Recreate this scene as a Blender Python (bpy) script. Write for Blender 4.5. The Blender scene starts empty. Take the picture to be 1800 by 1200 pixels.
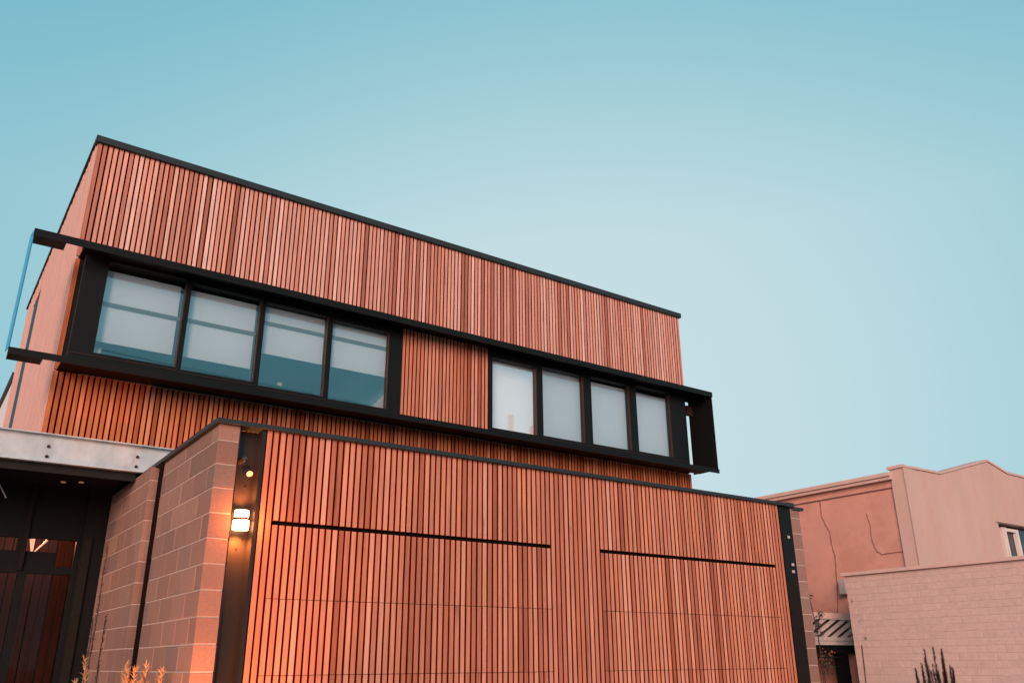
import bpy, bmesh, math, random
from mathutils import Vector, Matrix
random.seed(7)
S = bpy.context.scene
COL = S.collection

# ------------------------------------------------------------ camera
yaw, pitch, roll = 0.614602, 0.364658, -0.006802
ca, sa = math.cos(yaw), math.sin(yaw); cb, sb = math.cos(pitch), math.sin(pitch)
fwd = Vector((sa*cb, ca*cb, sb)); rt = Vector((ca, -sa, 0)); up = rt.cross(fwd)
r = rt*math.cos(roll) + up*math.sin(roll); u = -rt*math.sin(roll) + up*math.cos(roll)
cd = bpy.data.cameras.new('camera'); cam = bpy.data.objects.new('camera', cd); COL.objects.link(cam)
cam.matrix_world = Matrix(((r.x, u.x, -fwd.x, 0), (r.y, u.y, -fwd.y, -6.98), (r.z, u.z, -fwd.z, 1.6), (0, 0, 0, 1)))
cd.sensor_width = 36; cd.sensor_fit = 'HORIZONTAL'; cd.lens = 1478.5/1800*36; cd.clip_end = 4000; cd.clip_start = .05
S.camera = cam

# ------------------------------------------------------------ sky, sun, exposure
SUN_EL, SUN_AZ = math.radians(13), math.radians(222)     # azimuth the sun stands at, clockwise from +Y
w = bpy.data.worlds.new("World"); S.world = w; w.use_nodes = True
nt = w.node_tree; nt.nodes.clear()
def N(t, typ, **kw):
    n = t.nodes.new(typ)
    for k, v in kw.items(): setattr(n, k, v)
    return n
def lin(c): return tuple(((x/255)/12.92 if x/255 <= .04045 else ((x/255+.055)/1.055)**2.4) for x in c) + (1,)
tc = N(nt, 'ShaderNodeTexCoord')
glow = Vector((math.sin(math.radians(40))*math.cos(math.radians(16)), math.cos(math.radians(40))*math.cos(math.radians(16)), math.sin(math.radians(16))))
dot = N(nt, 'ShaderNodeVectorMath', operation='DOT_PRODUCT'); dot.inputs[1].default_value = glow
nt.links.new(tc.outputs['Generated'], dot.inputs[0])
a1 = N(nt, 'ShaderNodeMath', operation='MULTIPLY_ADD'); a1.inputs[1].default_value = 2.35; a1.inputs[2].default_value = -1.35
nt.links.new(dot.outputs['Value'], a1.inputs[0])
sep = N(nt, 'ShaderNodeSeparateXYZ'); nt.links.new(tc.outputs['Generated'], sep.inputs[0])
e1 = N(nt, 'ShaderNodeMath', operation='SUBTRACT'); e1.inputs[1].default_value = .46; nt.links.new(sep.outputs['Z'], e1.inputs[0])
e2 = N(nt, 'ShaderNodeMath', operation='MAXIMUM'); e2.inputs[1].default_value = 0; nt.links.new(e1.outputs[0], e2.inputs[0])
e3 = N(nt, 'ShaderNodeMath', operation='MULTIPLY'); e3.inputs[1].default_value = 1.0; nt.links.new(e2.outputs[0], e3.inputs[0])
a2 = N(nt, 'ShaderNodeMath', operation='SMOOTH_MAX'); a2.inputs[1].default_value = .52; a2.inputs[2].default_value = .6; nt.links.new(a1.outputs[0], a2.inputs[0])
e4 = N(nt, 'ShaderNodeMath', operation='SUBTRACT', use_clamp=True); nt.links.new(a2.outputs[0], e4.inputs[0]); nt.links.new(e3.outputs[0], e4.inputs[1])
rp = N(nt, 'ShaderNodeValToRGB'); cr = rp.color_ramp
cr.elements[0].position = 0; cr.elements[0].color = lin((72, 160, 184))
cr.elements[1].position = 1; cr.elements[1].color = lin((200, 223, 228))
for p_, c_ in ((.35, (110, 182, 201)), (.65, (156, 203, 214)), (.85, (183, 216, 223))):
    el = cr.elements.new(p_); el.color = lin(c_)
nt.links.new(e4.outputs[0], rp.inputs[0])
sky = N(nt, 'ShaderNodeTexSky', sky_type='NISHITA', sun_disc=False, sun_elevation=SUN_EL, sun_rotation=SUN_AZ, air_density=1.2, dust_density=.6, ozone_density=3)
b1 = N(nt, 'ShaderNodeBackground'); b1.inputs['Strength'].default_value = 1.05; nt.links.new(rp.outputs[0], b1.inputs[0])
b2 = N(nt, 'ShaderNodeBackground'); b2.inputs['Strength'].default_value = .05; nt.links.new(sky.outputs[0], b2.inputs[0])
mx = N(nt, 'ShaderNodeMixShader'); mx.inputs[0].default_value = .06
nt.links.new(b1.outputs[0], mx.inputs[1]); nt.links.new(b2.outputs[0], mx.inputs[2])
wo = N(nt, 'ShaderNodeOutputWorld'); nt.links.new(mx.outputs[0], wo.inputs[0])

sl = bpy.data.lights.new('sun', 'SUN'); sl.energy = 4.5; sl.angle = math.radians(34); sl.color = (1, .60, .47)
so = bpy.data.objects.new('sun', sl); COL.objects.link(so)
sd = Vector((math.sin(SUN_AZ)*math.cos(SUN_EL), math.cos(SUN_AZ)*math.cos(SUN_EL), math.sin(SUN_EL)))
so.rotation_euler = sd.to_track_quat('Z', 'Y').to_euler(); so.location = (-6, -12, 9)
S.view_settings.view_transform = 'Standard'; S.view_settings.look = 'None'; S.view_settings.gamma = 1
S.view_settings.use_curve_mapping = False; S.view_settings.exposure = 0
S.render.engine = 'CYCLES'

# ------------------------------------------------------------ materials
def mat(name, col, rough=.6, metal=0, var=None, noise=0, nscale=8, bump=0, bscale=60, stretch=(1, 1, 1), spec=.5, stain=None):
    """var: colour stops picked per object; noise: brightness mottling; bump: fine relief; stain: (colour, scale, amount)"""
    m = bpy.data.materials.new(name); m.use_nodes = True; t = m.node_tree; L = t.links.new
    b = t.nodes['Principled BSDF']; b.inputs['Roughness'].default_value = rough; b.inputs['Metallic'].default_value = metal
    b.inputs['Specular IOR Level'].default_value = spec
    c = tuple(col) + (1,); src = None
    oi = N(t, 'ShaderNodeObjectInfo'); tcx = N(t, 'ShaderNodeTexCoord')
    if var:
        rr = N(t, 'ShaderNodeValToRGB'); rr.color_ramp.interpolation = 'LINEAR'
        es = rr.color_ramp.elements
        es[0].position, es[0].color = var[0][0], tuple(var[0][1])+(1,)
        es[1].position, es[1].color = var[-1][0], tuple(var[-1][1])+(1,)
        for p_, q_ in var[1:-1]:
            e = es.new(p_); e.color = tuple(q_)+(1,)
        if name.startswith('timber'):
            at = N(t, 'ShaderNodeAttribute', attribute_type='OBJECT', attribute_name='tone'); L(at.outputs['Fac'], rr.inputs[0])
        else: L(oi.outputs['Random'], rr.inputs[0])
        src = rr.outputs[0]
    sc = N(t, 'ShaderNodeVectorMath', operation='MULTIPLY'); sc.inputs[1].default_value = stretch
    off = N(t, 'ShaderNodeVectorMath', operation='ADD')
    ml = N(t, 'ShaderNodeMath', operation='MULTIPLY'); ml.inputs[1].default_value = 57
    L(oi.outputs['Random'], ml.inputs[0]); L(tcx.outputs['Object'], off.inputs[0])
    if var: L(ml.outputs[0], off.inputs[1])
    L(off.outputs[0], sc.inputs[0])
    if noise:
        nz = N(t, 'ShaderNodeTexNoise'); nz.inputs['Scale'].default_value = nscale; nz.inputs['Detail'].default_value = 6; nz.inputs['Roughness'].default_value = .65
        L(sc.outputs[0], nz.inputs['Vector'])
        mr = N(t, 'ShaderNodeMapRange'); mr.inputs[1].default_value = .25; mr.inputs[2].default_value = .75
        mr.inputs[3].default_value = 1-noise; mr.inputs[4].default_value = 1+noise; L(nz.outputs[0], mr.inputs[0])
        vm = N(t, 'ShaderNodeVectorMath', operation='SCALE')
        if src: L(src, vm.inputs[0])
        else: vm.inputs[0].default_value = c[:3]
        L(mr.outputs[0], vm.inputs['Scale']); src = vm.outputs[0]
    if stain:
        n2 = N(t, 'ShaderNodeTexNoise'); n2.inputs['Scale'].default_value = stain[1]; n2.inputs['Detail'].default_value = 5; n2.inputs['Roughness'].default_value = .7
        L(sc.outputs[0], n2.inputs['Vector'])
        m2 = N(t, 'ShaderNodeMapRange'); m2.inputs[1].default_value = stain[3] if len(stain) > 3 else .56; m2.inputs[2].default_value = m2.inputs[1].default_value+.12
        m2.inputs[3].default_value = 0; m2.inputs[4].default_value = stain[2]; L(n2.outputs[0], m2.inputs[0])
        mm = N(t, 'ShaderNodeMix', data_type='RGBA'); L(m2.outputs[0], mm.inputs[0])
        if src: L(src, mm.inputs[6])
        else: mm.inputs[6].default_value = c
        mm.inputs[7].default_value = tuple(stain[0])+(1,); src = mm.outputs[2]
    if src: L(src, b.inputs['Base Color'])
    else: b.inputs['Base Color'].default_value = c
    if bump:
        nb = N(t, 'ShaderNodeTexNoise'); nb.inputs['Scale'].default_value = bscale; nb.inputs['Detail'].default_value = 4
        L(sc.outputs[0], nb.inputs['Vector'])
        bp = N(t, 'ShaderNodeBump'); bp.inputs['Strength'].default_value = bump; bp.inputs['Distance'].default_value = .01
        L(nb.outputs[0], bp.inputs['Height']); L(bp.outputs[0], b.inputs['Normal'])
    return m

WOODV = [(0, (.36, .12, .075)), (.12, (.48, .18, .125)), (.3, (.67, .325, .255)), (.45, (.60, .235, .16)), (.6, (.72, .39, .32)),
         (.8, (.69, .30, .215)), (1, (.80, .48, .41))]
WOODO = [(0, (.30, .065, .020)), (.2, (.42, .105, .034)), (.5, (.54, .145, .050)), (.8, (.60, .185, .078)), (1, (.66, .25, .13))]  # wood stops with warm light mixed into the orange
WOODG = [(0, (.34, .095, .048)), (.15, (.45, .145, .085)), (.35, (.56, .205, .130)), (.5, (.50, .160, .088)), (.65, (.62, .255, .172)),
         (.85, (.60, .205, .112)), (1, (.70, .33, .24))]
M = {}
M['wood'] = mat('timber_cladding', (.6, .3, .2), .62, var=WOODV, noise=.24, nscale=34, stretch=(1, 1, .07), bump=.25, bscale=90, stain=((.16, .06, .04), 9, .65, .61), spec=.3)
M['wood_warm_lit'] = mat('timber_warm_lit', (.6, .2, .08), .62, var=WOODO, noise=.24, nscale=34, stretch=(1, 1, .07), bump=.25, bscale=90, stain=((.16, .06, .04), 9, .5, .66), spec=.3)  # same cladding, warm light below the shroud put into its colour
M['wood_garage'] = mat('timber_garage', (.6, .25, .15), .62, var=WOODG, noise=.26, nscale=34, stretch=(1, 1, .07), bump=.25, bscale=90, stain=((.14, .05, .035), 9, .7, .60), spec=.3)
M['wood_side'] = mat('timber_side', (.64, .375, .315), .62, noise=.14, nscale=3, stretch=(1, 14, .15), bump=.2, bscale=40, spec=.3)
M['black'] = mat('black_steel', (.0065, .0068, .007), .5, noise=.15, nscale=3, spec=.16)
M['backing'] = mat('black_backing', (.006, .0035, .003), .9, spec=.1)
M['trim'] = mat('charcoal_capping', (.021, .028, .032), .5, noise=.2, nscale=4, spec=.3)
M['fin'] = mat('glossy_black_fin', (.02, .03, .035), .04, spec=.5)
M['column'] = mat('black_column', (.013, .010, .009), .36, noise=.25, nscale=22, stretch=(1, 1, .06), spec=.4)
M['frame'] = mat('window_frame', (.0065, .0062, .0062), .45, spec=.18)
M['frame_brown'] = mat('window_reveal', (.035, .019, .015), .55, spec=.2)
BLK = [(0, (.20, .122, .100)), (.3, (.28, .166, .132)), (.6, (.24, .142, .115)), (.85, (.31, .185, .145)), (1, (.195, .138, .122))]
M['block'] = mat('concrete_block', (.3, .2, .18), .9, var=BLK, noise=.12, nscale=45, bump=.5, bscale=160, spec=.2)
M['mortar'] = mat('mortar', (.47, .35, .30), .95, noise=.1, nscale=60, bump=.3, spec=.1)
M['galv'] = mat('galvanised_steel', (.44, .50, .53), .6, metal=.0, noise=.16, nscale=9, stretch=(1, 1, .5), stain=((.34, .29, .28), 5, .5, .55), spec=.4)
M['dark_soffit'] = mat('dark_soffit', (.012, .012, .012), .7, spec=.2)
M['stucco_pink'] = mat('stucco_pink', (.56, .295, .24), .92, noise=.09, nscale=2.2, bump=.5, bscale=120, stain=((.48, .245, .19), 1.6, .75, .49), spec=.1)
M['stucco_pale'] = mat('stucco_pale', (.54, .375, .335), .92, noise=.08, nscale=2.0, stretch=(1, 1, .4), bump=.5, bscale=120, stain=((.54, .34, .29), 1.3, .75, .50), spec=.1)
M['coping_pale'] = mat('coping_pale', (.55, .39, .35), .8, noise=.12, nscale=6, bump=.2, spec=.2)
BRK = [(0, (.50, .385, .352)), (.5, (.535, .41, .375)), (1, (.515, .395, .36))]
M['brick'] = mat('painted_brick', (.5, .4, .35), .9, var=BRK, noise=.13, nscale=14, bump=.7, bscale=90, spec=.15)
M['brickmortar'] = mat('painted_mortar', (.49, .375, .34), .95, noise=.2, nscale=20, bump=.5, spec=.1)
M['crack'] = mat('crack_line', (.22, .115, .095), .95, spec=.0)
M['white'] = mat('white_paint', (.70, .60, .56), .5, noise=.08)
M['lattice'] = mat('weathered_white_timber', (.42, .36, .34), .8, noise=.3, nscale=18, stretch=(1, 1, 1))
M['box'] = mat('meter_box_grey', (.33, .32, .31), .6, noise=.1)
M['room'] = mat('room_wall', (.42, .90, 1.0), .9)  # blue wall colour stands in for sky reflected in the panes
M['blind'] = mat('roller_blind', (.84, .92, .96), .9, noise=.03, nscale=400, spec=.1)
M['batten'] = mat('blind_batten', (.16, .17, .17), .8)
M['curtain'] = mat('pale_curtain', (.7, .66, .62), .9)
M['rearwhite'] = mat('white_render', (.66, .62, .60), .9, noise=.06)
M['ground'] = mat('concrete_ground', (.20, .17, .155), .9, noise=.2, nscale=1.5, bump=.3)
M['grass'] = mat('dry_grass', (.42, .22, .10), .8, noise=.3, nscale=30)
M['reed'] = mat('dark_stem', (.055, .030, .025), .8, noise=.3, nscale=30)
M['leaf'] = mat('dark_leaf', (.030, .035, .022), .7, noise=.4, nscale=20)
M['shrub'] = mat('shrub_needles', (.055, .036, .026), .8, noise=.5, nscale=25)
M['flower'] = mat('red_flower', (.40, .09, .05), .8)
M['gap_shade'] = mat('dark_gap_shade', (.045, .016, .010), .8, spec=.1)  # shade between the boards, painted on their side faces
M['nail'] = mat('nail_head', (.16, .06, .045), .6)
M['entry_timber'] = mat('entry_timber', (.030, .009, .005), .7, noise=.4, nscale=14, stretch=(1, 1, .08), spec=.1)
M['darkgrey'] = mat('dark_grey_post', (.012, .010, .009), .7, noise=.3, nscale=20, spec=.15)
M['pole'] = mat('pole_timber', (.22, .20, .19), .9, noise=.2)
M['wire'] = mat('wire', (.05, .05, .05), .6)

def emis(name, col, st):
    m = bpy.data.materials.new(name); m.use_nodes = True; t = m.node_tree
    b = t.nodes['Principled BSDF']; b.inputs['Base Color'].default_value = (.9, .85, .8, 1)
    b.inputs['Emission Color'].default_value = tuple(col)+(1,); b.inputs['Emission Strength'].default_value = st
    return m
M['lamp'] = emis('lamp_diffuser', (1, .40, .15), 18)
M['dimlamp'] = emis('downlight', (1, .42, .2), .10)
M['bulb'] = emis('pendant_glass', (1, .5, .3), 1.4)

def glassmat(name, refl, tint, body=(1, 1, 1)):
    m = bpy.data.materials.new(name); m.use_nodes = True; t = m.node_tree; t.nodes.clear(); L = t.links.new
    tr = N(t, 'ShaderNodeBsdfTransparent'); tr.inputs[0].default_value = tuple(body)+(1,)
    gl = N(t, 'ShaderNodeBsdfGlossy'); gl.inputs['Color'].default_value = tuple(tint)+(1,); gl.inputs['Roughness'].default_value = .02
    lw = N(t, 'ShaderNodeFresnel'); lw.inputs[0].default_value = 1.5
    ad = N(t, 'ShaderNodeMath', operation='ADD', use_clamp=True); ad.inputs[1].default_value = refl; L(lw.outputs[0], ad.inputs[0])
    mi = N(t, 'ShaderNodeMixShader'); L(ad.outputs[0], mi.inputs[0]); L(tr.outputs[0], mi.inputs[1]); L(gl.outputs[0], mi.inputs[2])
    o = N(t, 'ShaderNodeOutputMaterial'); L(mi.outputs[0], o.inputs[0]); return m
M['glass'] = glassmat('window_glass', .17, (.82, .97, 1), (.98, .99, 1))
M['glass_dark'] = glassmat('entry_glass', -.02, (.8, .7, .7), (.75, .7, .68))

# ------------------------------------------------------------ helpers
def link(name, me, m=None, parent=None, loc=(0, 0, 0), rot=(0, 0, 0)):
    o = bpy.data.objects.new(name, me); COL.objects.link(o)
    if me is not None and m is not None and not me.materials: me.materials.append(m)
    if parent: o.parent = parent
    o.location = loc; o.rotation_euler = rot
    return o
def bx(bm, x0, x1, y0, y1, z0, z1, rot=None):
    vs = [Vector((x, y, z)) for x in (x0, x1) for y in (y0, y1) for z in (z0, z1)]
    if rot is not None:
        c = Vector(((x0+x1)/2, (y0+y1)/2, (z0+z1)/2)); vs = [c + rot @ (v-c) for v in vs]
    v = [bm.verts.new(p) for p in vs]
    for f in ((0, 1, 3, 2), (4, 6, 7, 5), (0, 4, 5, 1), (2, 3, 7, 6), (0, 2, 6, 4), (1, 5, 7, 3)):
        bm.faces.new([v[i] for i in f])
def done(bm, name, m, parent=None, bevel=0, **kw):
    if bevel: bmesh.ops.bevel(bm, geom=list(bm.edges), offset=bevel, segments=1, affect='EDGES')
    bmesh.ops.recalc_face_normals(bm, faces=bm.faces)
    me = bpy.data.meshes.new(name); bm.to_mesh(me); bm.free()
    return link(name, me, m, parent, **kw)
def box(name, m, parent, x0, x1, y0, y1, z0, z1, bevel=0):
    bm = bmesh.new(); bx(bm, x0, x1, y0, y1, z0, z1); return done(bm, name, m, parent, bevel)
def boxes(name, m, parent, lst, bevel=0):
    bm = bmesh.new()
    for b in lst: bx(bm, *b)
    return done(bm, name, m, parent, bevel)
CACHE = {}
def piece(name, m, parent, x0, x1, y0, y1, z0, z1, bev=.0, jit=0, rz=0, tone=None):
    """a plank, block or brick: shared mesh by size, own object"""
    k = (round(x1-x0, 4), round(y1-y0, 3), round(z1-z0, 3), m.name, bev)
    if k not in CACHE:
        bm = bmesh.new(); bx(bm, -k[0]/2, k[0]/2, -k[1]/2, k[1]/2, -k[2]/2, k[2]/2)
        if bev: bmesh.ops.bevel(bm, geom=list(bm.edges), offset=bev, segments=1, affect='EDGES')
        bmesh.ops.recalc_face_normals(bm, faces=bm.faces)
        me = bpy.data.meshes.new(name); bm.to_mesh(me); bm.free(); me.materials.append(m); CACHE[k] = me
        if name == 'board':                                   # shade in the gaps is put into dark board sides
            me.materials.append(M['gap_shade'])
            for f in me.polygons:
                if abs(f.normal.x) > .9: f.material_index = 1
    j = lambda s: random.uniform(-s, s)
    o = link(name, CACHE[k], None, parent, ((x0+x1)/2+j(jit), (y0+y1)/2+j(jit), (z0+z1)/2), (0, j(rz), 0))
    if name == 'board': o['tone'] = random.random() if tone is None else min(1, max(0, tone+random.uniform(-.04, .04)))
    return o
def thing(name, label, cat, group=None, loc=(0, 0, 0)):
    o = bpy.data.objects.new(name, None); COL.objects.link(o); o.location = loc
    o.empty_display_size = .2; o['label'] = label; o['category'] = cat
    if group: o['group'] = group
    return o
def tag(o, label, cat, group=None):
    o['label'] = label; o['category'] = cat
    if group: o['group'] = group
    return o
def cyl(bm, p0, p1, r0, r1=None, n=12, cap=True):
    p0, p1 = Vector(p0), Vector(p1); r1 = r0 if r1 is None else r1
    d = (p1-p0).normalized(); a = d.orthogonal().normalized(); b = d.cross(a)
    A = [bm.verts.new(p0 + (a*math.cos(2*math.pi*i/n)+b*math.sin(2*math.pi*i/n))*r0) for i in range(n)]
    B = [bm.verts.new(p1 + (a*math.cos(2*math.pi*i/n)+b*math.sin(2*math.pi*i/n))*r1) for i in range(n)]
    for i in range(n): bm.faces.new((A[i], A[(i+1) % n], B[(i+1) % n], B[i]))
    if cap: bm.faces.new(A[::-1]); bm.faces.new(B)
def tube(bm, pts, rad, n=5):
    for i in range(len(pts)-1): cyl(bm, pts[i], pts[i+1], rad if not isinstance(rad, list) else rad[i], rad if not isinstance(rad, list) else rad[i+1], n)
def prism(bm, pts, axis, a, b):
    """polygon pts (2D) extruded along axis from a to b"""
    def P(q, t):
        return {'x': (t, q[0], q[1]), 'y': (q[0], t, q[1]), 'z': (q[0], q[1], t)}[axis]
    A = [bm.verts.new(P(q, a)) for q in pts]; B = [bm.verts.new(P(q, b)) for q in pts]
    n = len(pts); bm.faces.new(A); bm.faces.new(B[::-1])
    for i in range(n): bm.faces.new((A[i], B[i], B[(i+1) % n], A[(i+1) % n]))

# ------------------------------------------------------------ ground
bm = bmesh.new(); bx(bm, -400, 400, -400, 400, -.3, 0)
g = done(bm, 'ground', M['ground']); g['kind'] = 'structure'
g = boxes('driveway', mat('driveway_concrete', (.26, .225, .21), .9, noise=.15, nscale=2, bump=.3), None, [(2.2, 9.3, -7.5, -.05, .004, .02)]); g['kind'] = 'structure'

# ============================================================ UPPER HOUSE
HX0, HX1, HY = .905, 10.70, 2.90
house = thing('timber_house', 'two storey house clad in vertical timber battens with black framed window band', 'house')
P = .0598
# solid core behind the cladding (bands leave room for the window band)
boxes('wall', M['backing'], house, [(HX0+.03, HX1-.03, HY+.064, HY+.20, 5.95, 7.46),
                                    (HX0+.03, HX1-.03, HY+.064, HY+.20, 3.62, 4.59),
                                    (HX0+.03, HX0+.24, HY+.20, 9.17, 3.62, 7.46), (HX1-.24, HX1-.03, HY+.20, 9.17, 3.62, 7.46),
                                    (HX0+.03, HX1-.03, 9.0, 9.17, 3.62, 7.46),
                                    (HX0+.24, HX1-.24, HY+.20, 9.0, 7.25, 7.40)])
uw = boxes('upper_wall', M['backing'], house, [(HX0+.02, HX1-.02, HY+.055, HY+.062, 5.96, 7.465)])
lw = boxes('lower_wall', M['backing'], house, [(HX0+.02, HX1-.02, HY+.055, HY+.062, 3.62, 4.585)])
n = 164
for i in range(n):
    x = HX0 + .003 + i*P
    piece('board', M['wood'], uw, x, x+.0422, HY, HY+.034, 5.97, 7.47, jit=.0014, rz=.0005)
    piece('board', M['wood_warm_lit'], lw, x, x+.0422, HY, HY+.034, 3.63, 4.588, jit=.0014, rz=.0005)
# side wall facing left: battens seen at a grazing angle, slot window in it
bm = bmesh.new(); y = HY+.026; k = 0
while y < 9.17:
    top = 7.50
    xo = random.uniform(0, .012)
    if 7.02 < y < 7.90: bx(bm, HX0-.004-xo, HX0+.026, y, y+.0445, 7.13, top)
    else: bx(bm, HX0-.004-xo, HX0+.026, y, y+.0445, 3.62, top)
    y += P; k += 1
sb_ = done(bm, 'side_boards', M['wood_side'], house); sb_['kind'] = 'stuff'
sw = box('window', M['frame'], house, HX0+.0, HX0+.028, 7.06, 7.88, 4.4, 7.12); sw['label'] = 'tall narrow dark slot window'
bm = bmesh.new()
bx(bm, HX0-.035, HX1+.035, HY-.045, HY+.10, 7.470, 7.552); bx(bm, HX0-.035, HX0+.05, HY+.10, 9.22, 7.515, 7.552)
bx(bm, HX1-.05, HX1+.035, HY+.10, 9.22, 7.515, 7.552); bx(bm, HX0+.05, HX1-.05, 9.1, 9.22, 7.515, 7.552)
done(bm, 'roof_capping', M['trim'], house)
box('roof', M['black'], house, HX0+.05, HX1-.05, HY+.10, 9.1, 7.42, 7.47)

# black steel shroud round the window band
YF = 2.40
sh = thing('window_shroud', 'black steel shroud boxing in the upper window band with open sides', 'window hood')
XL, XR = .425, 10.85
boxes('top_plate', M['black'], sh, [(.93, XR-.02, YF+.012, HY+.02, 5.936, 5.948)])
boxes('top_lip', M['black'], sh, [(XL, XR, YF, YF+.012, 5.862, 5.948)])
boxes('bottom_plate', M['black'], sh, [(.93, 10.62, YF+.012, HY-.002, 4.592, 4.604), (10.62, XR-.02, YF+.012, 2.83, 4.592, 4.604)])
boxes('bottom_lip', M['black'], sh, [(XL, XR, YF, YF+.012, 4.532, 4.604)])
bm = bmesh.new(); prism(bm, [(XL+.001, YF+.013), (XL+.009, YF+.013), (XL-.012, 2.60), (XL-.018, 2.60)], 'z', 4.604, 5.936)
done(bm, 'side_glass', glassmat('fin_glass', .20, (.50, .78, .88), (.50, .78, .86)), sh)
box('arm', M['black'], sh, XL+.008, .745, YF+.012, 2.62, 5.864, 5.946)
box('arm', M['black'], sh, XL+.008, .745, YF+.012, 2.62, 4.534, 4.602)
f2 = box('side_fin', M['black'], sh, XR-.02, XR-.008, YF+.012, 2.96, 4.604, 5.936)
boxes('bracket', M['frame_brown'], sh, [(10.68, XR-.02, 2.86, 2.90, 5.62, 5.80), (10.68, XR-.02, 2.86, 2.90, 5.87, 5.93), (10.68, XR-.02, 2.80, 2.86, 4.604, 4.66)])

# windows
k = 9.72/9.88
def zk(z): return 1.6+(z-1.6)*k
WIN = [(1.247, 2.137, 4.845, 5.965), (2.187, 3.059, 4.829, 5.935), (3.112, 3.971, 4.802, 5.912), (4.028, 4.877, 4.785, 5.877),
       (6.577, 7.402, 4.784, 5.864), (7.509, 8.341, 4.798, 5.894), (8.489, 9.324, 4.807, 5.917), (9.472, 10.267, 4.817, 5.944)]
WIN = [(a*k, b*k, zk(c), zk(d)) for a, b, c, d in WIN]
bounds = [(.985, None), (None, None), (None, None), (None, 4.965), (6.415, None), (None, None), (None, None), (None, 10.47)]
lab = ['leftmost window of the upper band, blind almost down, pale card in its corner', None, None, None, None, None, None, None]
GY = 2.74
Blinds = [4.995, 5.0, 5.235, 5.235, 4.75, 4.75, 4.75, 4.75]
bars = [5.425, 5.435, 5.615, 5.615, None, None, None, None]
btop = [5.86, 5.86, 5.90, 5.95, 5.95, 5.915, 5.90, 5.865]
for i, (x0, x1, z0, z1) in enumerate(WIN):
    L0 = bounds[i][0] if bounds[i][0] else (WIN[i-1][1]+x0)/2
    L1 = bounds[i][1] if bounds[i][1] else (x1+WIN[i+1][0])/2
    f = boxes('window', M['frame'], house, [(L0, x0, GY-.05, GY+.06, 4.606, 5.934), (x1, L1, GY-.05, GY+.06, 4.606, 5.934),
                                            (x0, x1, GY-.05, GY+.06, z1, 5.934), (x0, x1, GY-.05, GY+.06, 4.606, z0)])
    # slim brown gaskets inside the frame
    boxes('gasket', M['frame_brown'], f, [(x1-.012, x1-.001, GY-.045, GY-.004, z0+.001, z1-.001), (x0+.001, x0+.006, GY-.045, GY-.004, z0+.001, z1-.001),
                                          (L0+.01, L1-.01, GY-.058, GY-.052, z0-.045, z0-.037)])
    bm = bmesh.new(); v = [bm.verts.new(p) for p in ((x0, GY, z0), (x1, GY, z0), (x1, GY, z1), (x0, GY, z1))]; bm.faces.new(v)
    done(bm, 'pane', M['glass'], f)
    bl = box('blind', M['blind'], f, x0+(.02, .03, .03, .04, .08, .10, .10, .11)[i], x1+(-.035, -.02, 0, .05, .08, .08, .085, .06)[i], GY+.09, GY+.093, Blinds[i]-.02, (5.84, 5.83, 5.84, 5.92, 5.92, 5.835, 5.82, 5.80)[i])
    box('hem_bar', M['curtain'], bl, x0+.045, x1-.03, GY+.155, GY+.168, Blinds[i]-.012, Blinds[i]) if False else None
    if bars[i]:
        box('batten', M['batten'], f, x0-.05, x1+.05, GY+.066, GY+.08, bars[i]-.022, bars[i]+.022)
card = box('card', M['curtain'], None, 1.235, 1.315, GY+.05, GY+.056, 4.79, 4.885)
tag(card, 'small pale card standing in the lower left corner of the leftmost upper window', 'card')
cu = boxes('curtain', M['curtain'], None, [(4.66+.03*j, 4.69+.03*j, GY+.11+.01*(j % 2), GY+.125+.01*(j % 2), 4.62, 4.80+.035*j) for j in range(6)])
tag(cu, 'pale curtain corner in the fourth upper window, below its blind', 'curtain')
for (xa, za, w_, h_) in ((2.80, 4.86, .07, .05), (3.36, 4.93, .06, .045)):
    o = box('ornament', M['curtain'], None, xa, xa+w_, GY+.10, GY+.14, za-.09, za-.09+h_, .008)
    tag(o, 'small pale ornament on the sill of the second upper window' if xa < 3 else 'small pale ornament on the sill of the third upper window', 'ornament')
# dark rooms behind the band
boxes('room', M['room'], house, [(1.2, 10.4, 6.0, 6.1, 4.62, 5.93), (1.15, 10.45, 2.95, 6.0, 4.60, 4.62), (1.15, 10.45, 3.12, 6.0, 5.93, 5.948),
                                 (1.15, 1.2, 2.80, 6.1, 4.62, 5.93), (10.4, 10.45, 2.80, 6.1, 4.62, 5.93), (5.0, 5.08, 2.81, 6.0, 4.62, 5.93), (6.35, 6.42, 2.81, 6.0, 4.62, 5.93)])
box('sill', M['frame'], house, HX0+.06, 10.47, GY+.06, HY+.03, 4.606, 4.66)
# timber panel between the two groups of windows
tp = box('timber_panel', M['backing'], house, 4.972, 6.408, 2.765, 2.80, 4.606, 5.934)
for i in range(24):
    x = 5.006 + i*.0592
    piece('board', M['wood_garage'], tp, x, x+.041, 2.722, 2.743, 4.61, 5.93, jit=.001, rz=.0005)
box('jamb', M['darkgrey'], house, 4.966, 4.998, 2.700, 2.745, 4.606, 5.934)
box('jamb', M['darkgrey'], house, 6.428, 6.440, 2.682, 2.689, 4.62, 5.93)
# front corner board and dark panel at the left end of the band
for q in range(1):
    piece('board', M['wood_warm_lit'], house, HX0+.003, HX0+.0475, HY, HY+.034, 4.606, 5.934)
box('dark_panel', M['darkgrey'], house, .96, 1.20, HY-.02, HY+.02, 4.61, 5.93)
box('corner_backing', M['backing'], house, HX0+.03, 1.15, HY+.036, HY+.1, 4.606, 5.934)
box('corner_backing', M['backing'], house, 10.45, HX1-.0, HY+.04, HY+.1, 4.606, 5.934)

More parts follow.
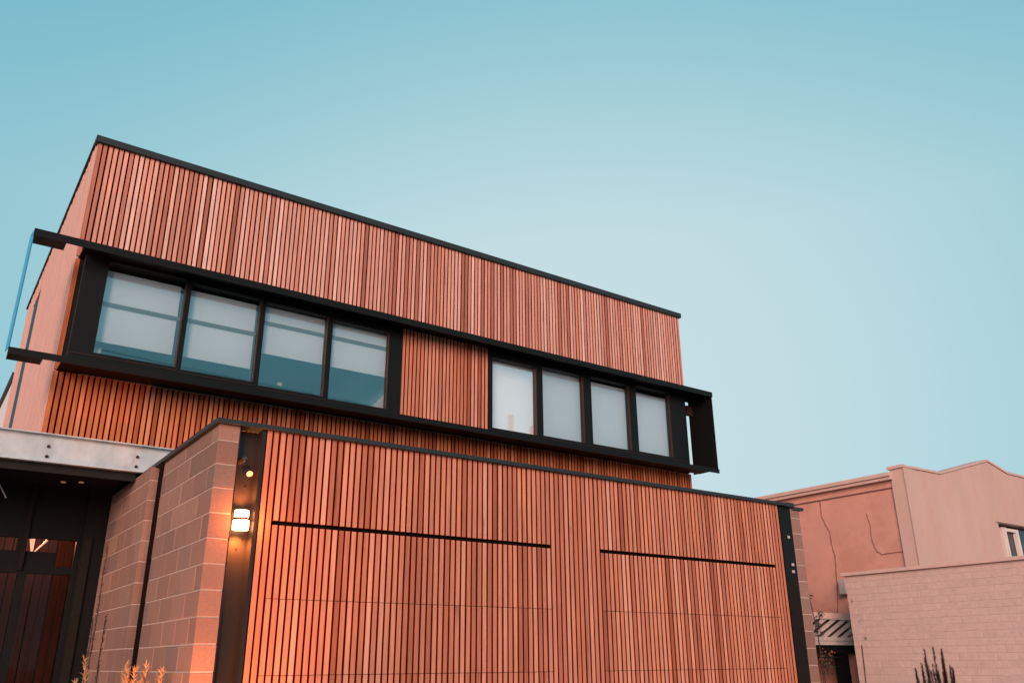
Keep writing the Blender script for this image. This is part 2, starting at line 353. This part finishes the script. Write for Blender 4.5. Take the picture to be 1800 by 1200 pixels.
# ============================================================ GARAGE
gar = thing('garage', 'single storey timber clad garage with two batten doors between block walls', 'garage')
GX0, GX1, GP = 2.337, 9.128, .0601
bm = bmesh.new(); bx(bm, GX0-.02, GX1+.02, .056, .16, 0, 3.484)
bx(bm, 2.106, 9.37, .30, 2.6, 3.30, 3.40)
done(bm, 'wall', M['backing'], gar)
front = box('front_wall', M['backing'], gar, GX0-.015, GX1+.015, .048, .0545, .02, 3.484)
d1 = boxes('garage_door', M['backing'], gar, [(2.455, 5.402, .044, .0465, .03, 2.69)]); d1['label'] = 'left garage door faced with timber battens'
d2 = boxes('garage_door', M['backing'], gar, [(6.062, 8.957, .044, .0465, .03, 2.69)]); d2['label'] = 'right garage door faced with timber battens'
nails = bmesh.new()
def nail(x, z):
    vs = [nails.verts.new((x+.0022*math.cos(a), -.0032, z+.0022*math.sin(a))) for a in (0, 1.57, 3.14, 4.71)]; nails.faces.new(vs)
for i in range(113):
    x = GX0 + .004 + i*GP; W_ = .0423
    door = d1 if 2 <= i <= 50 else (d2 if 62 <= i <= 109 else None)
    if door:
        piece('board', M['wood_garage'], front, x, x+W_, 0, .034, 2.731, 3.486, jit=.0013, rz=.0006)
        tn = random.random()
        for za, zb in ((2.104, 2.692), (1.521, 2.0985), (.03, 1.5155)):
            piece('board', M['wood_garage'], door, x, x+W_, 0, .034, za, zb, jit=.0010, rz=.0004, tone=tn)
        zs = (2.77, 3.44, 2.66, 2.135, 2.07, 1.55, 1.49)
    else:
        if 51 <= i <= 61:
            piece('board', M['wood_garage'], front, x, x+W_, 0, .034, .03, 3.486, jit=.0013, rz=.0003)
        else: piece('board', M['wood_garage'], front, x, x+W_, 0, .034, .03, 3.486, jit=.0010, rz=.0002)
        zs = (2.78, 3.44, 2.1, 1.53)
    for z in zs:
        nail(x+W_/2+random.uniform(-.006, .006), z+random.uniform(-.006, .006))
nn = done(nails, 'nail_heads', M['nail'], gar); nn['kind'] = 'stuff'
# capping
bm = bmesh.new()
bx(bm, 1.895, 9.40, -.045, .13, 3.487, 3.527); bx(bm, 9.402, 9.62, -.030, .10, 3.455, 3.492)
bx(bm, 9.25, 9.402, -.052, .14, 3.480, 3.534)
bx(bm, 1.895, 2.115, .13, 2.60, 3.487, 3.527); bx(bm, 9.36, 9.60, .13, 2.60, 3.487, 3.527)
done(bm, 'capping', M['trim'], gar, bevel=.002)
# steel columns
boxes('steel_column', M['column'], gar, [(2.108, 2.298, .135, .145, 0, 3.484), (2.298, 2.330, -.002, .145, 0, 3.484), (2.108, 2.114, .0, .135, 0, 3.484)])
boxes('steel_column', M['black'], gar, [(9.136, 9.368, .0, .03, 0, 3.478)])
# concrete block walls
def block_wall(x0, x1, y0, y1, name='block_wall', top=3.486, ends=True):
    wl = box(name, M['mortar'], gar, x0+.0035, x1-.0035, y0+.0035, y1-.002, 0, top-.001)
    rows = [(max(0, 1.35-.2*j-.2+.005), 1.35-.2*j-.005) for j in range(7)]
    rows = [(1.35+.2*j+.005, 1.35+.2*j+.195) for j in range(-6, 10)] + [(3.355, top)]
    for q, (za, zb) in enumerate(rows):
        y = y0 - (0 if q % 2 else .20)
        while y < y1:
            a, b = max(y, y0), min(y+.39, y1)
            if b-a > .04: piece('block', M['block'], wl, x0, x1, a, b, za, zb, bev=.003, jit=.0012)
            y += .40
    return wl
block_wall(1.931, 2.106, 0, 1.78)
block_wall(9.372, 9.555, 0, 2.58)
box('steel_post', M['backing'], gar, 1.90, 2.10, 1.786, 1.835, 0, 3.484)
bw2 = block_wall(1.865, 2.04, 2.03, 3.92)

# galvanised steel beam over the porch
bt = thing('steel_beam', 'galvanised steel channel beam over the dark porch on the left', 'beam')
boxes('channel', M['galv'], bt, [(-6, 2.6, 2.70, 2.712, 3.553, 3.827), (-6, 2.6, 2.645, 2.72, 3.827, 3.839), (-6, 2.6, 2.645, 2.72, 3.541, 3.553)], .0)
for (x, z) in ((.977, 3.712), (.977, 3.607), (1.842, 3.712), (1.842, 3.607), (.1, 3.712), (.1, 3.607)):
    b_ = bmesh.new(); cyl(b_, (x, 2.70, z), (x, 2.688, z), .017, n=6); done(b_, 'bolt', M['frame_brown'], bt)

# porch behind the beam
po = thing('porch_entry', 'dark recessed porch with glazed entry screen beside the block wall', 'porch')
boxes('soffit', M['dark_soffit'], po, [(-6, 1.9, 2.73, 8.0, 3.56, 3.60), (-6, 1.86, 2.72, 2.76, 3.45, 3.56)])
EY = 4.1
boxes('frame', M['black'], po, [(1.63, 1.90, EY-.12, EY+.02, 0, 3.558), (1.590, 1.63, EY-.03, EY+.03, 0, 3.558),
                                (-6, 1.59, EY-.03, EY+.03, 2.955, 3.558), (-6, 1.59, EY-.03, EY+.03, 2.57, 2.655),
                                (.995, 1.04, EY-.035, EY+.03, 2.655, 2.955), (1.055, 1.14, EY-.032, EY+.03, 0, 2.57),
                                (.40, .46, EY-.032, EY+.03, 0, 2.955), (1.04, 1.40, EY-.02, EY+.02, 2.655, 2.81), (-3, .995, EY-.02, EY+.02, 2.655, 2.81)])
boxes('post', M['darkgrey'], po, [(1.645, 1.735, EY-.15, EY-.122, 0, 2.99)])
boxes('post', M['darkgrey'], po, [(1.04, 1.085, EY-.06, EY-.032, 2.60, 3.556)])
bm = bmesh.new()
for q in ((1.04, 1.59, 2.655, 2.955), (.46, .995, 2.655, 2.955), (1.14, 1.59, .02, 2.57), (.46, 1.055, .02, 2.57)):
    v = [bm.verts.new(p) for p in ((q[0], EY, q[2]), (q[1], EY, q[2]), (q[1], EY, q[3]), (q[0], EY, q[3]))]; bm.faces.new(v)
done(bm, 'pane', M['glass_dark'], po)
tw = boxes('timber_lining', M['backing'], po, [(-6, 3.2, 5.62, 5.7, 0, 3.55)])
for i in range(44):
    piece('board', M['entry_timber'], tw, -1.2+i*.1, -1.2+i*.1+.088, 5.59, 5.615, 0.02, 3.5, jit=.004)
for i, x in enumerate((1.30, 1.47)):
    b_ = bmesh.new(); cyl(b_, (x, 3.75-.1*i, 3.5595), (x, 3.75-.1*i, 3.550), .028, n=14); done(b_, 'downlight', M['dimlamp'], po)
bm = bmesh.new(); cyl(bm, (.60, 3.6, 3.55), (.76, 3.6, 3.30), .006, n=6); done(bm, 'reflection_rod', M['galv'], po)  # thin rod added in place of a diagonal reflection line
# pendant glowing inside the entry
pd = thing('pendant_lamp', 'small glowing pendant lamp hanging inside the entry glazing', 'lamp')
bm = bmesh.new(); cyl(bm, (1.20, 4.7, 3.02), (1.215, 4.7, 2.88), .030, .014, 10); cyl(bm, (1.24, 4.7, 2.87), (1.36, 4.72, 3.02), .006, .012, 8)
done(bm, 'glass_shade', M['bulb'], pd)
bm = bmesh.new(); cyl(bm, (1.2, 4.7, 3.55), (1.2, 4.7, 3.02), .004, n=5); done(bm, 'cord', M['wire'], pd)
pl = bpy.data.lights.new('pendant_light', 'POINT'); pl.energy = 45; pl.color = (1, .40, .18); pl.shadow_soft_size = .08
plo = bpy.data.objects.new('pendant_light', pl); COL.objects.link(plo); plo.location = (1.25, 5.0, 3.15); plo.parent = pd

# rear wing on the far left
rh = thing('rear_wing', 'white rendered rear wing far behind the timber house at left edge', 'building')
box('wall', M['rearwhite'], rh, .92, 8, 9.25, 16, 0, 6.26)
box('roof_edge', M['trim'], rh, .87, 8.05, 9.20, 16.05, 6.26, 6.34)

# ============================================================ NEIGHBOUR
nb = thing('pink_building', 'pink rendered building with gabled parapet and cracked side wall, right side', 'building')
box('side_wall', M['stucco_pink'], nb, 12.0, 12.25, .05, 16, 0, 4.235)
box('frieze', M['stucco_pink'], nb, 11.985, 12.0, .05, 16, 4.045, 4.235)
boxes('gutter', M['coping_pale'], nb, [(11.87, 12.25, .02, 16, 4.195, 4.255), (11.90, 12.0, .02, 16, 4.145, 4.198)], .004)
boxes('joint_line', M['crack'], nb, [(11.975, 11.985, .05, 16, 4.030, 4.044)])
bm = bmesh.new()
pts = [(11.96, 0), (11.96, 4.30), (12.17, 4.30), (12.95, 4.31), (14.55, 4.71), (15.17, 4.57), (16.5, 4.555), (24, 4.55), (24, 3.60), (14.50, 3.60), (14.50, 2.75), (16.4, 2.75), (16.4, 3.6), (24, 3.6), (24, 0)]
bm.free()
bm = bmesh.new()
FY0, FY1 = -.17, .05
prism(bm, [(11.96, 0), (11.96, 4.30), (12.95, 4.31), (14.51, 4.70), (14.51, 0)], 'y', FY0, FY1)
prism(bm, [(14.51, 3.69), (14.51, 4.70), (14.55, 4.71), (15.17, 4.57), (16.4, 4.555), (16.4, 3.69)], 'y', FY0, FY1)
prism(bm, [(14.51, 0), (14.51, 2.78), (16.4, 2.78), (16.4, 0)], 'y', FY0, FY1)
prism(bm, [(16.4, 0), (16.4, 4.555), (24, 4.55), (24, 0)], 'y', FY0, FY1)
done(bm, 'front_wall', M['stucco_pale'], nb)
bm = bmesh.new()
cp = [(11.93, 4.30), (12.97, 4.312), (14.55, 4.712), (15.18, 4.572), (24, 4.552)]
for a, b in zip(cp, cp[1:]):
    prism(bm, [a, b, (b[0], b[1]+.035), (a[0], a[1]+.035)], 'y', FY0-.02, FY1+.03)
bx(bm, 11.935, 12.01, FY0-.01, .08, 4.334, 4.345)
done(bm, 'coping', M['coping_pale'], nb)
box('corner_pilaster', M['stucco_pale'], nb, 11.945, 12.20, FY0-.012, FY0, 0, 4.298)
nw = boxes('window', M['white'], nb, [(14.76, 14.80, -.10, -.05, 2.80, 3.65), (14.83, 14.87, -.11, -.05, 2.80, 3.65), (14.87, 15.28, -.11, -.05, 3.59, 3.64), (15.20, 15.28, -.11, -.05, 2.80, 3.59),
                                      (15.9, 16.0, -.11, -.05, 2.8, 3.6), (14.51, 16.4, -.14, -.02, 2.78, 2.80)]); nw['label'] = 'window with double white mullion'
box('pane', mat('neighbour_glass', (.02, .035, .04), .12, noise=.5, nscale=6), nw, 14.515, 16.4, -.045, -.035, 2.80, 3.69)
box('lintel', M['stucco_pale'], nb, 14.42, 16.5, FY0-.02, FY0, 3.70, 3.83)
def crack(pts, wd=.010):
    bm = bmesh.new()
    ps = []
    for (a, b) in zip(pts, pts[1:]):
        m_ = 5
        for j in range(m_):
            t_ = j/m_; ps.append((a[0]+(b[0]-a[0])*t_+random.uniform(-.008, .008), a[1]+(b[1]-a[1])*t_+random.uniform(-.006, .006)))
    ps.append(pts[-1])
    tube(bm, [(11.997, p[0], p[1]) for p in ps], [wd*random.uniform(.5, 1.1) for _ in ps], 5)
    done(bm, 'crack', M['crack'], nb)
crack([(1.364, 4.03), (1.359, 3.772), (1.30, 3.61), (1.262, 3.516), (1.247, 3.292), (1.214, 3.112), (1.236, 2.854), (1.272, 2.514), (1.32, 2.288)])
crack([(.568, 3.718), (.535, 3.514), (.544, 3.301), (.495, 3.144), (.421, 3.086), (.234, 3.092), (.097, 3.094), (-.034+.09, 3.073)], .009)
crack([(.06, 3.07), (.055, 2.94)], .006)
crack([(1.32, 2.289), (1.75, 2.277)], .009)
mb = box('meter_box', M['box'], None, 11.86, 11.995, 1.02, 1.14, 2.55, 2.77, .006)
tag(mb, 'grey electrical box on the pink wall behind the end of the brick wall', 'electrical box')

# painted brick wall
bwall = thing('brick_wall', 'pale pink painted brick garden wall with flat coping, lower right', 'wall')
core = box('wall_core', M['brickmortar'], bwall, 11.003, 11.227, -6, .427, 0, 2.718)
lo = box('lower_courses', M['brick'], bwall, 11.0, 11.23, -6, .43, 0, 1.245)
for q in range(17):
    z = 1.25 + q*.0865
    y = .43 + (.12 if q % 2 else 0)
    while y > -3.0:
        a, b = max(y-.232, -3.4), min(y, .43)
        if b-a > .03:
            piece('brick', M['brick'], core, 11.0, 11.23, a, b-.0+.003, z-.002, z+.0795, bev=.003, jit=.0009)
        y -= .24
    box('brick', M['brick'], core, 11.0, 11.23, -6, max(y, -3.4)+.0, z, z+.0785) if False else None
box('far_courses', M['brick'], bwall, 11.0, 11.23, -6, -3.15, 1.25, 2.718)
boxes('coping', M['coping_pale'], bwall, [(10.955, 11.27, -6, .47, 2.72, 2.765)], .003)

# lattice screen in the side passage
ls = thing('lattice_screen', 'weathered white lattice screen in the side passage beside the garage', 'lattice')
LY = 1.0
boxes('rail', M['lattice'], ls, [(10.3, 11.9, LY-.02, LY+.03, 1.815, 1.868), (10.3, 11.9, LY-.03, LY+.02, 1.872, 1.925), (10.3, 11.9, LY-.02, LY+.03, 2.168, 2.185)])
box('sill', M['coping_pale'], ls, 10.3, 11.9, LY-.01, LY+.12, 2.187, 2.262)
for i in range(10):
    x = 10.2 + i*.24
    bm = bmesh.new(); bx(bm, -.40, .40, -.006, .006, -.028, .028)
    o = done(bm, 'slat', M['lattice'], ls, loc=(x, LY+.004, 2.045), rot=(0, math.radians(-24), 0))
    # clip the slats to the panel height
    me = o.data; b2_ = bmesh.new(); b2_.from_mesh(me)
    R = Matrix.Rotation(math.radians(-24), 4, 'Y'); bmesh.ops.transform(b2_, matrix=R, verts=b2_.verts); o.rotation_euler = (0, 0, 0)
    for zc, nrm in ((.123, (0, 0, 1)), (-.123, (0, 0, -1))):
        gm = b2_.verts[:]+b2_.edges[:]+b2_.faces[:]
        bmesh.ops.bisect_plane(b2_, geom=gm, plane_co=(0, 0, zc), plane_no=nrm, clear_outer=True)
    b2_.to_mesh(me); b2_.free()
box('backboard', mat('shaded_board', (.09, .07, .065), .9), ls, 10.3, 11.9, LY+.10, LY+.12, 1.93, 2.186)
sg = thing('side_gate', 'dark framed side gate opening under the lattice screen', 'gate')
boxes('lintel', M['black'], sg, [(10.2, 11.95, LY+.04, 2.8, 1.70, 1.812)])  # deep black slab added to shade the passage below
boxes('post', M['black'], sg, [(11.60, 11.75, LY+.06, LY+.2, 0, 1.70)])
box('panel', M['stucco_pink'], sg, 10.0, 11.99, 2.5, 2.56, 0, 1.70)
box('top_rail', M['darkgrey'], sg, 10.3, 11.6, LY+.08, LY+.13, 1.635, 1.66)

def leaves(name, m, label, cat, spots, size, n, group=None, m2=None):
    bm = bmesh.new()
    for (c, rad) in spots:
        for _ in range(n):
            p = Vector(c) + Vector((random.gauss(0, 1)*rad[0], random.gauss(0, 1)*rad[1], random.gauss(0, 1)*rad[2]))
            d = Vector((random.uniform(-1, 1), random.uniform(-1, 1), random.uniform(-1, .4))).normalized(); s = size*random.uniform(.6, 1.3)
            e = d.orthogonal().normalized()*s*.38
            v = [bm.verts.new(q) for q in (p, p+d*s*.5+e, p+d*s, p+d*s*.5-e)]; bm.faces.new(v)
    return bm
def plant(name, label, cat, leafm, spots, size, n, stems, group=None, flowers=None):
    t_ = thing(name, label, cat, group)
    o = done(leaves(name, leafm, label, cat, spots, size, n), 'leaves', leafm, t_)
    bm = bmesh.new()
    for s_ in stems: tube(bm, s_, .006, 4)
    done(bm, 'stem', M['reed'], t_)
    if flowers:
        done(leaves('flowers', M['flower'], '', '', flowers, .03, 14), 'flowers', M['flower'], t_)
    return t_
plant('climbing_vine', 'dark climbing vine creeping over the lattice beside the block pier', 'vine', M['leaf'],
      [((10.93, LY-.05, 2.12), (.03, .03, .05)), ((10.97, LY-.05, 1.99), (.04, .03, .05)), ((11.06, LY-.05, 2.22), (.04, .02, .03)), ((10.86, LY-.05, 2.50), (.012, .02, .05))], .035, 26,
      [[(10.95, LY-.05, 0), (10.93, LY-.05, 1.2), (10.94, LY-.05, 2.0), (11.0, LY-.05, 2.16), (11.12, LY-.05, 2.27)], [(10.93, LY-.05, 2.0), (10.85, LY-.05, 2.45)]])
plant('flowering_shrub', 'dark potted shrub with red flowers under the lattice screen', 'shrub', M['leaf'],
      [((11.02, LY-.02, 1.62), (.07, .05, .07)), ((11.1, LY, 1.5), (.07, .05, .06))], .04, 60,
      [[(11.05, LY, 0), (11.04, LY, .8), (11.03, LY, 1.6)]], flowers=[((11.03, LY-.04, 1.66), (.07, .05, .05)), ((11.2, LY-.03, 1.70), (.04, .03, .02))])
plant('wall_creeper', 'sparse dark creeper sprigs on the end of the painted brick wall', 'creeper', M['leaf'],
      [((10.985, .35, 2.37), (.004, .015, .03)), ((10.985, .30, 2.20), (.004, .02, .03)), ((10.985, .29, 2.10), (.004, .012, .02)), ((10.985, .22, 1.86), (.004, .01, .02))], .022, 5,
      [[(10.992, .33, 1.2), (10.992, .31, 1.8)]])

# ============================================================ LAMP AND FITTINGS
lamp = thing('wall_lamp', 'glowing up and down wall lamp on the black column beside the garage', 'lamp')
LX, LYy = 2.212, .062
bm = bmesh.new(); cyl(bm, (LX, LYy, 2.737), (LX, LYy, 2.797), .058, n=24); done(bm, 'upper_diffuser', M['lamp'], lamp, bevel=.004)
bm = bmesh.new(); cyl(bm, (LX, LYy, 2.638), (LX, LYy, 2.716), .066, n=24); done(bm, 'lower_diffuser', M['lamp'], lamp, bevel=.004)
bm = bmesh.new(); cyl(bm, (LX, LYy, 2.718), (LX, LYy, 2.735), .064, n=24); bx(bm, LX-.03, LX+.03, LYy+.04, .134, 2.68, 2.77); done(bm, 'bracket', M['black'], lamp)
for (z, dr, en, ang) in ((2.82, (0, .12, 1), 50, 130), (2.62, (0, .10, -1), 110, 130)):
    L_ = bpy.data.lights.new('lamp_beam', 'SPOT'); L_.energy = en; L_.color = (1, .27, .055); L_.spot_size = math.radians(ang); L_.spot_blend = .8; L_.shadow_soft_size = .04
    o = bpy.data.objects.new('lamp_beam', L_); COL.objects.link(o); o.location = (LX, LYy-.01, z); o.rotation_euler = Vector(dr).to_track_quat('-Z', 'Y').to_euler(); o.parent = lamp
L_ = bpy.data.lights.new('lamp_glow', 'POINT'); L_.energy = 16; L_.color = (1, .24, .05); L_.shadow_soft_size = .03
o = bpy.data.objects.new('lamp_glow', L_); COL.objects.link(o); o.location = (LX, -.10, 2.70); o.parent = lamp
sl_ = thing('security_light', 'small black sensor light above the glowing lamp on the column', 'sensor light')
bm = bmesh.new(); cyl(bm, (2.165, .134, 3.22), (2.165, -.02, 3.22), .03, .03, 14); done(bm, 'base', M['column'], sl_)
bm = bmesh.new(); bmesh.ops.create_uvsphere(bm, u_segments=14, v_segments=8, radius=.027, matrix=Matrix.Translation((2.165, -.03, 3.205))); done(bm, 'sensor_dome', mat('glossy_dome', (.05, .04, .04), .12), sl_)
bm = bmesh.new(); cyl(bm, (2.18, -.02, 3.13), (2.19, -.10, 3.075), .034, .046, 16); done(bm, 'lamp_head', M['column'], sl_)
bm = bmesh.new(); cyl(bm, (2.19, -.101, 3.0745), (2.1901, -.104, 3.072), .026, n=16); done(bm, 'lens', M['white'], sl_)
for i, (z, x) in enumerate(((3.0, 2.235), (2.50, 2.22), (3.19, 2.17))):
    if i == 2: continue
    bm = bmesh.new(); cyl(bm, (x, .134, z), (x, .126, z), .007, n=6); done(bm, 'bolt', M['darkgrey'], gar)
for i, (x, z, t_) in enumerate(((9.268, 3.092, 'topmost'), (9.286, 2.747, 'middle'), (9.280, 2.662, 'lowest'))):
    o = thing('door_sensor', f'small pale fitting on the right black column, {t_} of three', 'fitting', 'small fittings on the right column')
    boxes('plate', M['box'], o, [(x-.022, x+.022, -.012, -.001, z-.018, z+.018)], .002)
    boxes('button', M['white'], o, [(x-.008, x+.008, -.016, -.0125, z-.007, z+.007)])
# garden uplight washing the pier and grasses
gl_ = thing('garden_spotlight', 'small spike spotlight in the bed by the block pier', 'garden light', loc=(0, 0, 0))
bm = bmesh.new(); cyl(bm, (1.78, -.75, 0), (1.78, -.75, .22), .008, n=6); cyl(bm, (1.78, -.75, .22), (1.80, -.68, .32), .03, .04, 12); done(bm, 'spike_body', M['black'], gl_)
L_ = bpy.data.lights.new('garden_beam', 'SPOT'); L_.energy = 480; L_.color = (1, .26, .06); L_.spot_size = math.radians(75); L_.spot_blend = 1; L_.shadow_soft_size = .05
o = bpy.data.objects.new('garden_beam', L_); COL.objects.link(o); o.location = (1.82, -.62, .34); o.rotation_euler = Vector((.25, .55, 1)).to_track_quat('-Z', 'Y').to_euler(); o.parent = gl_

# ============================================================ PLANTS IN FRONT
def grass(loc, h, label, nb_, spread, m, group=None, lean=(0, 0), name='ornamental_grass', plume=True):
    t_ = thing(name, label, 'grass', group)
    bm = bmesh.new()
    for _ in range(nb_):
        a = random.uniform(0, 6.28); s = random.uniform(.2, 1)*spread; hh = h*random.uniform(.8, 1)
        p0 = Vector((loc[0]+.03*math.cos(a), loc[1]+.03*math.sin(a), 0))
        tip = Vector((loc[0]+lean[0]+s*math.cos(a), loc[1]+lean[1]+s*math.sin(a), hh))
        prev = None; n_ = 7
        side = Vector((ca, -sa, 0))
        for j in range(n_+1):
            f = j/n_; p = p0.lerp(tip, f**1.0); p.x = p0.x+(tip.x-p0.x)*f**2; p.y = p0.y+(tip.y-p0.y)*f**2; p.z = hh*(f-.06*s/spread*f**6)
            wd = .007*(1-f*.8)
            cur = (bm.verts.new(p-side*wd), bm.verts.new(p+side*wd))
            if prev: bm.faces.new((prev[0], prev[1], cur[1], cur[0]))
            prev = cur
        if plume:
            for q in range(70):
                f = random.uniform(.80, 1.02); p = Vector((p0.x+(tip.x-p0.x)*f**2, p0.y+(tip.y-p0.y)*f**2, hh*(f-.03)))
                d = Vector((random.uniform(-1, 1), random.uniform(-1, 1), random.uniform(.2, 1.6))).normalized()*.05; e = side*.006
                v = [bm.verts.new(c_) for c_ in (p-e, p+e, p+d)]; bm.faces.new(v)
    done(bm, 'blades', m, t_); return t_
grass((1.60, .35), 1.72, 'tuft of orange lit feathery grass in front of the gap between block walls', 7, .10, M['grass'], lean=(.0, 0))
grass((1.77, .45), 1.64, 'orange lit feathery grass tuft against the block wall, right of the other tuft', 6, .10, M['grass'], lean=(.0, 0))
grass((1.47, .9), 1.86, 'single pink grass plume leaning left before the porch wall', 2, .05, M['grass'], lean=(-.16, 0))
grass((.55, .2), 1.60, 'grass tuft at the very left edge below the porch', 6, .12, M['grass'])
def reed(x, y, h, label):
    t_ = thing('tall_reed', label, 'reed', 'tall dark stems before the block wall')
    bm = bmesh.new(); pts = [(x+random.uniform(-.008, .008), y, h*j/10) for j in range(11)]
    tube(bm, pts, [.010*(1-.6*j/10) for j in range(11)], 5)
    for j in range(90):
        z = h*random.uniform(.55, 1.0); a = random.uniform(0, 6.28); s = .018
        p = Vector((x, y, z)); q = p+Vector((math.cos(a)*s, math.sin(a)*s, .03)); e = Vector((0, 0, .010))
        v = [bm.verts.new(c_) for c_ in (p-e, q, p+e)]; bm.faces.new(v)
    done(bm, 'stem', M['reed'], t_)
reed(1.50, 1.6, 2.62, 'tallest dark seed stem in front of the second block wall')
reed(1.46, 1.5, 2.0, 'dark seed stem left of the tallest one')
reed(1.58, 1.6, 2.02, 'dark seed stem right of the tallest one')
# spiky shrub at lower right
t_ = thing('spiky_shrub', 'dark upright spiky shrub before the painted brick wall', 'shrub')
bm = bmesh.new(); st = bmesh.new()
for (x, y, h) in [(8.34, -2.0, 1.52), (8.46, -2.0, 1.57), (8.52, -2.02, 1.70), (8.57, -1.98, 1.62), (8.66, -2.0, 1.56), (8.72, -2.0, 1.72), (8.80, -2.03, 1.60), (8.86, -2.0, 1.66), (8.91, -1.98, 1.70),
                  (8.98, -2.0, 1.55), (9.02, -2.0, 1.53), (8.62, -1.9, 1.5), (8.78, -1.9, 1.5), (8.9, -1.9, 1.48), (8.5, -1.9, 1.46), (8.70, -2.1, 1.50), (8.57, -2.1, 1.49), (8.85, -2.1, 1.5)]:
    bxp = Vector((8.68+(x-8.68)*.25, -2.0, 0)); tip = Vector((x, y, h))
    tube(st, [bxp, bxp.lerp(tip, .5)+Vector(((x-8.68)*.1, 0, 0)), tip], [.010, .007, .002], 4)
    for j in range(360):
        f = random.uniform(.35, 1.0); p = bxp.lerp(tip, .5).lerp(tip, f) + Vector(((x-8.68)*.1*(1-f), 0, 0)); a = random.uniform(0, 6.28); s = .08*(1.05-f)+.020
        d = Vector((math.cos(a)*.75, math.sin(a)*.75, 1)).normalized()*s; e = d.orthogonal().normalized()*.006
        v = [bm.verts.new(c_) for c_ in (p-e, p+e, p+d)]; bm.faces.new(v)
done(bm, 'needles', M['shrub'], t_); done(st, 'branches', M['reed'], t_)

# utility poles across the street (seen reflected in the right hand windows)
for i, (x, h, lb) in enumerate(((24.1, 13.6, 'tall timber utility pole across the street'), (25.5, 13.2, 'shorter timber utility pole across the street'))):
    p_ = thing('utility_pole', lb, 'utility pole', 'utility poles across the street')
    bm = bmesh.new(); cyl(bm, (x, -22, 0), (x+.1, -22, h), .20, .16, 12); done(bm, 'pole', M['pole'], p_)
pw = thing('power_line', 'thin power wires strung between the utility poles across the street', 'power line')
for (z0_, sag, y_) in ((13.5, 1.3, -22.3), (13.0, 1.6, -21.7)):
    bm = bmesh.new(); tube(bm, [(-10+70*j/30, y_, z0_-sag*4*(j/30)*(1-j/30)+.6) for j in range(31)], .018, 4); done(bm, 'wire', M['wire'], pw)
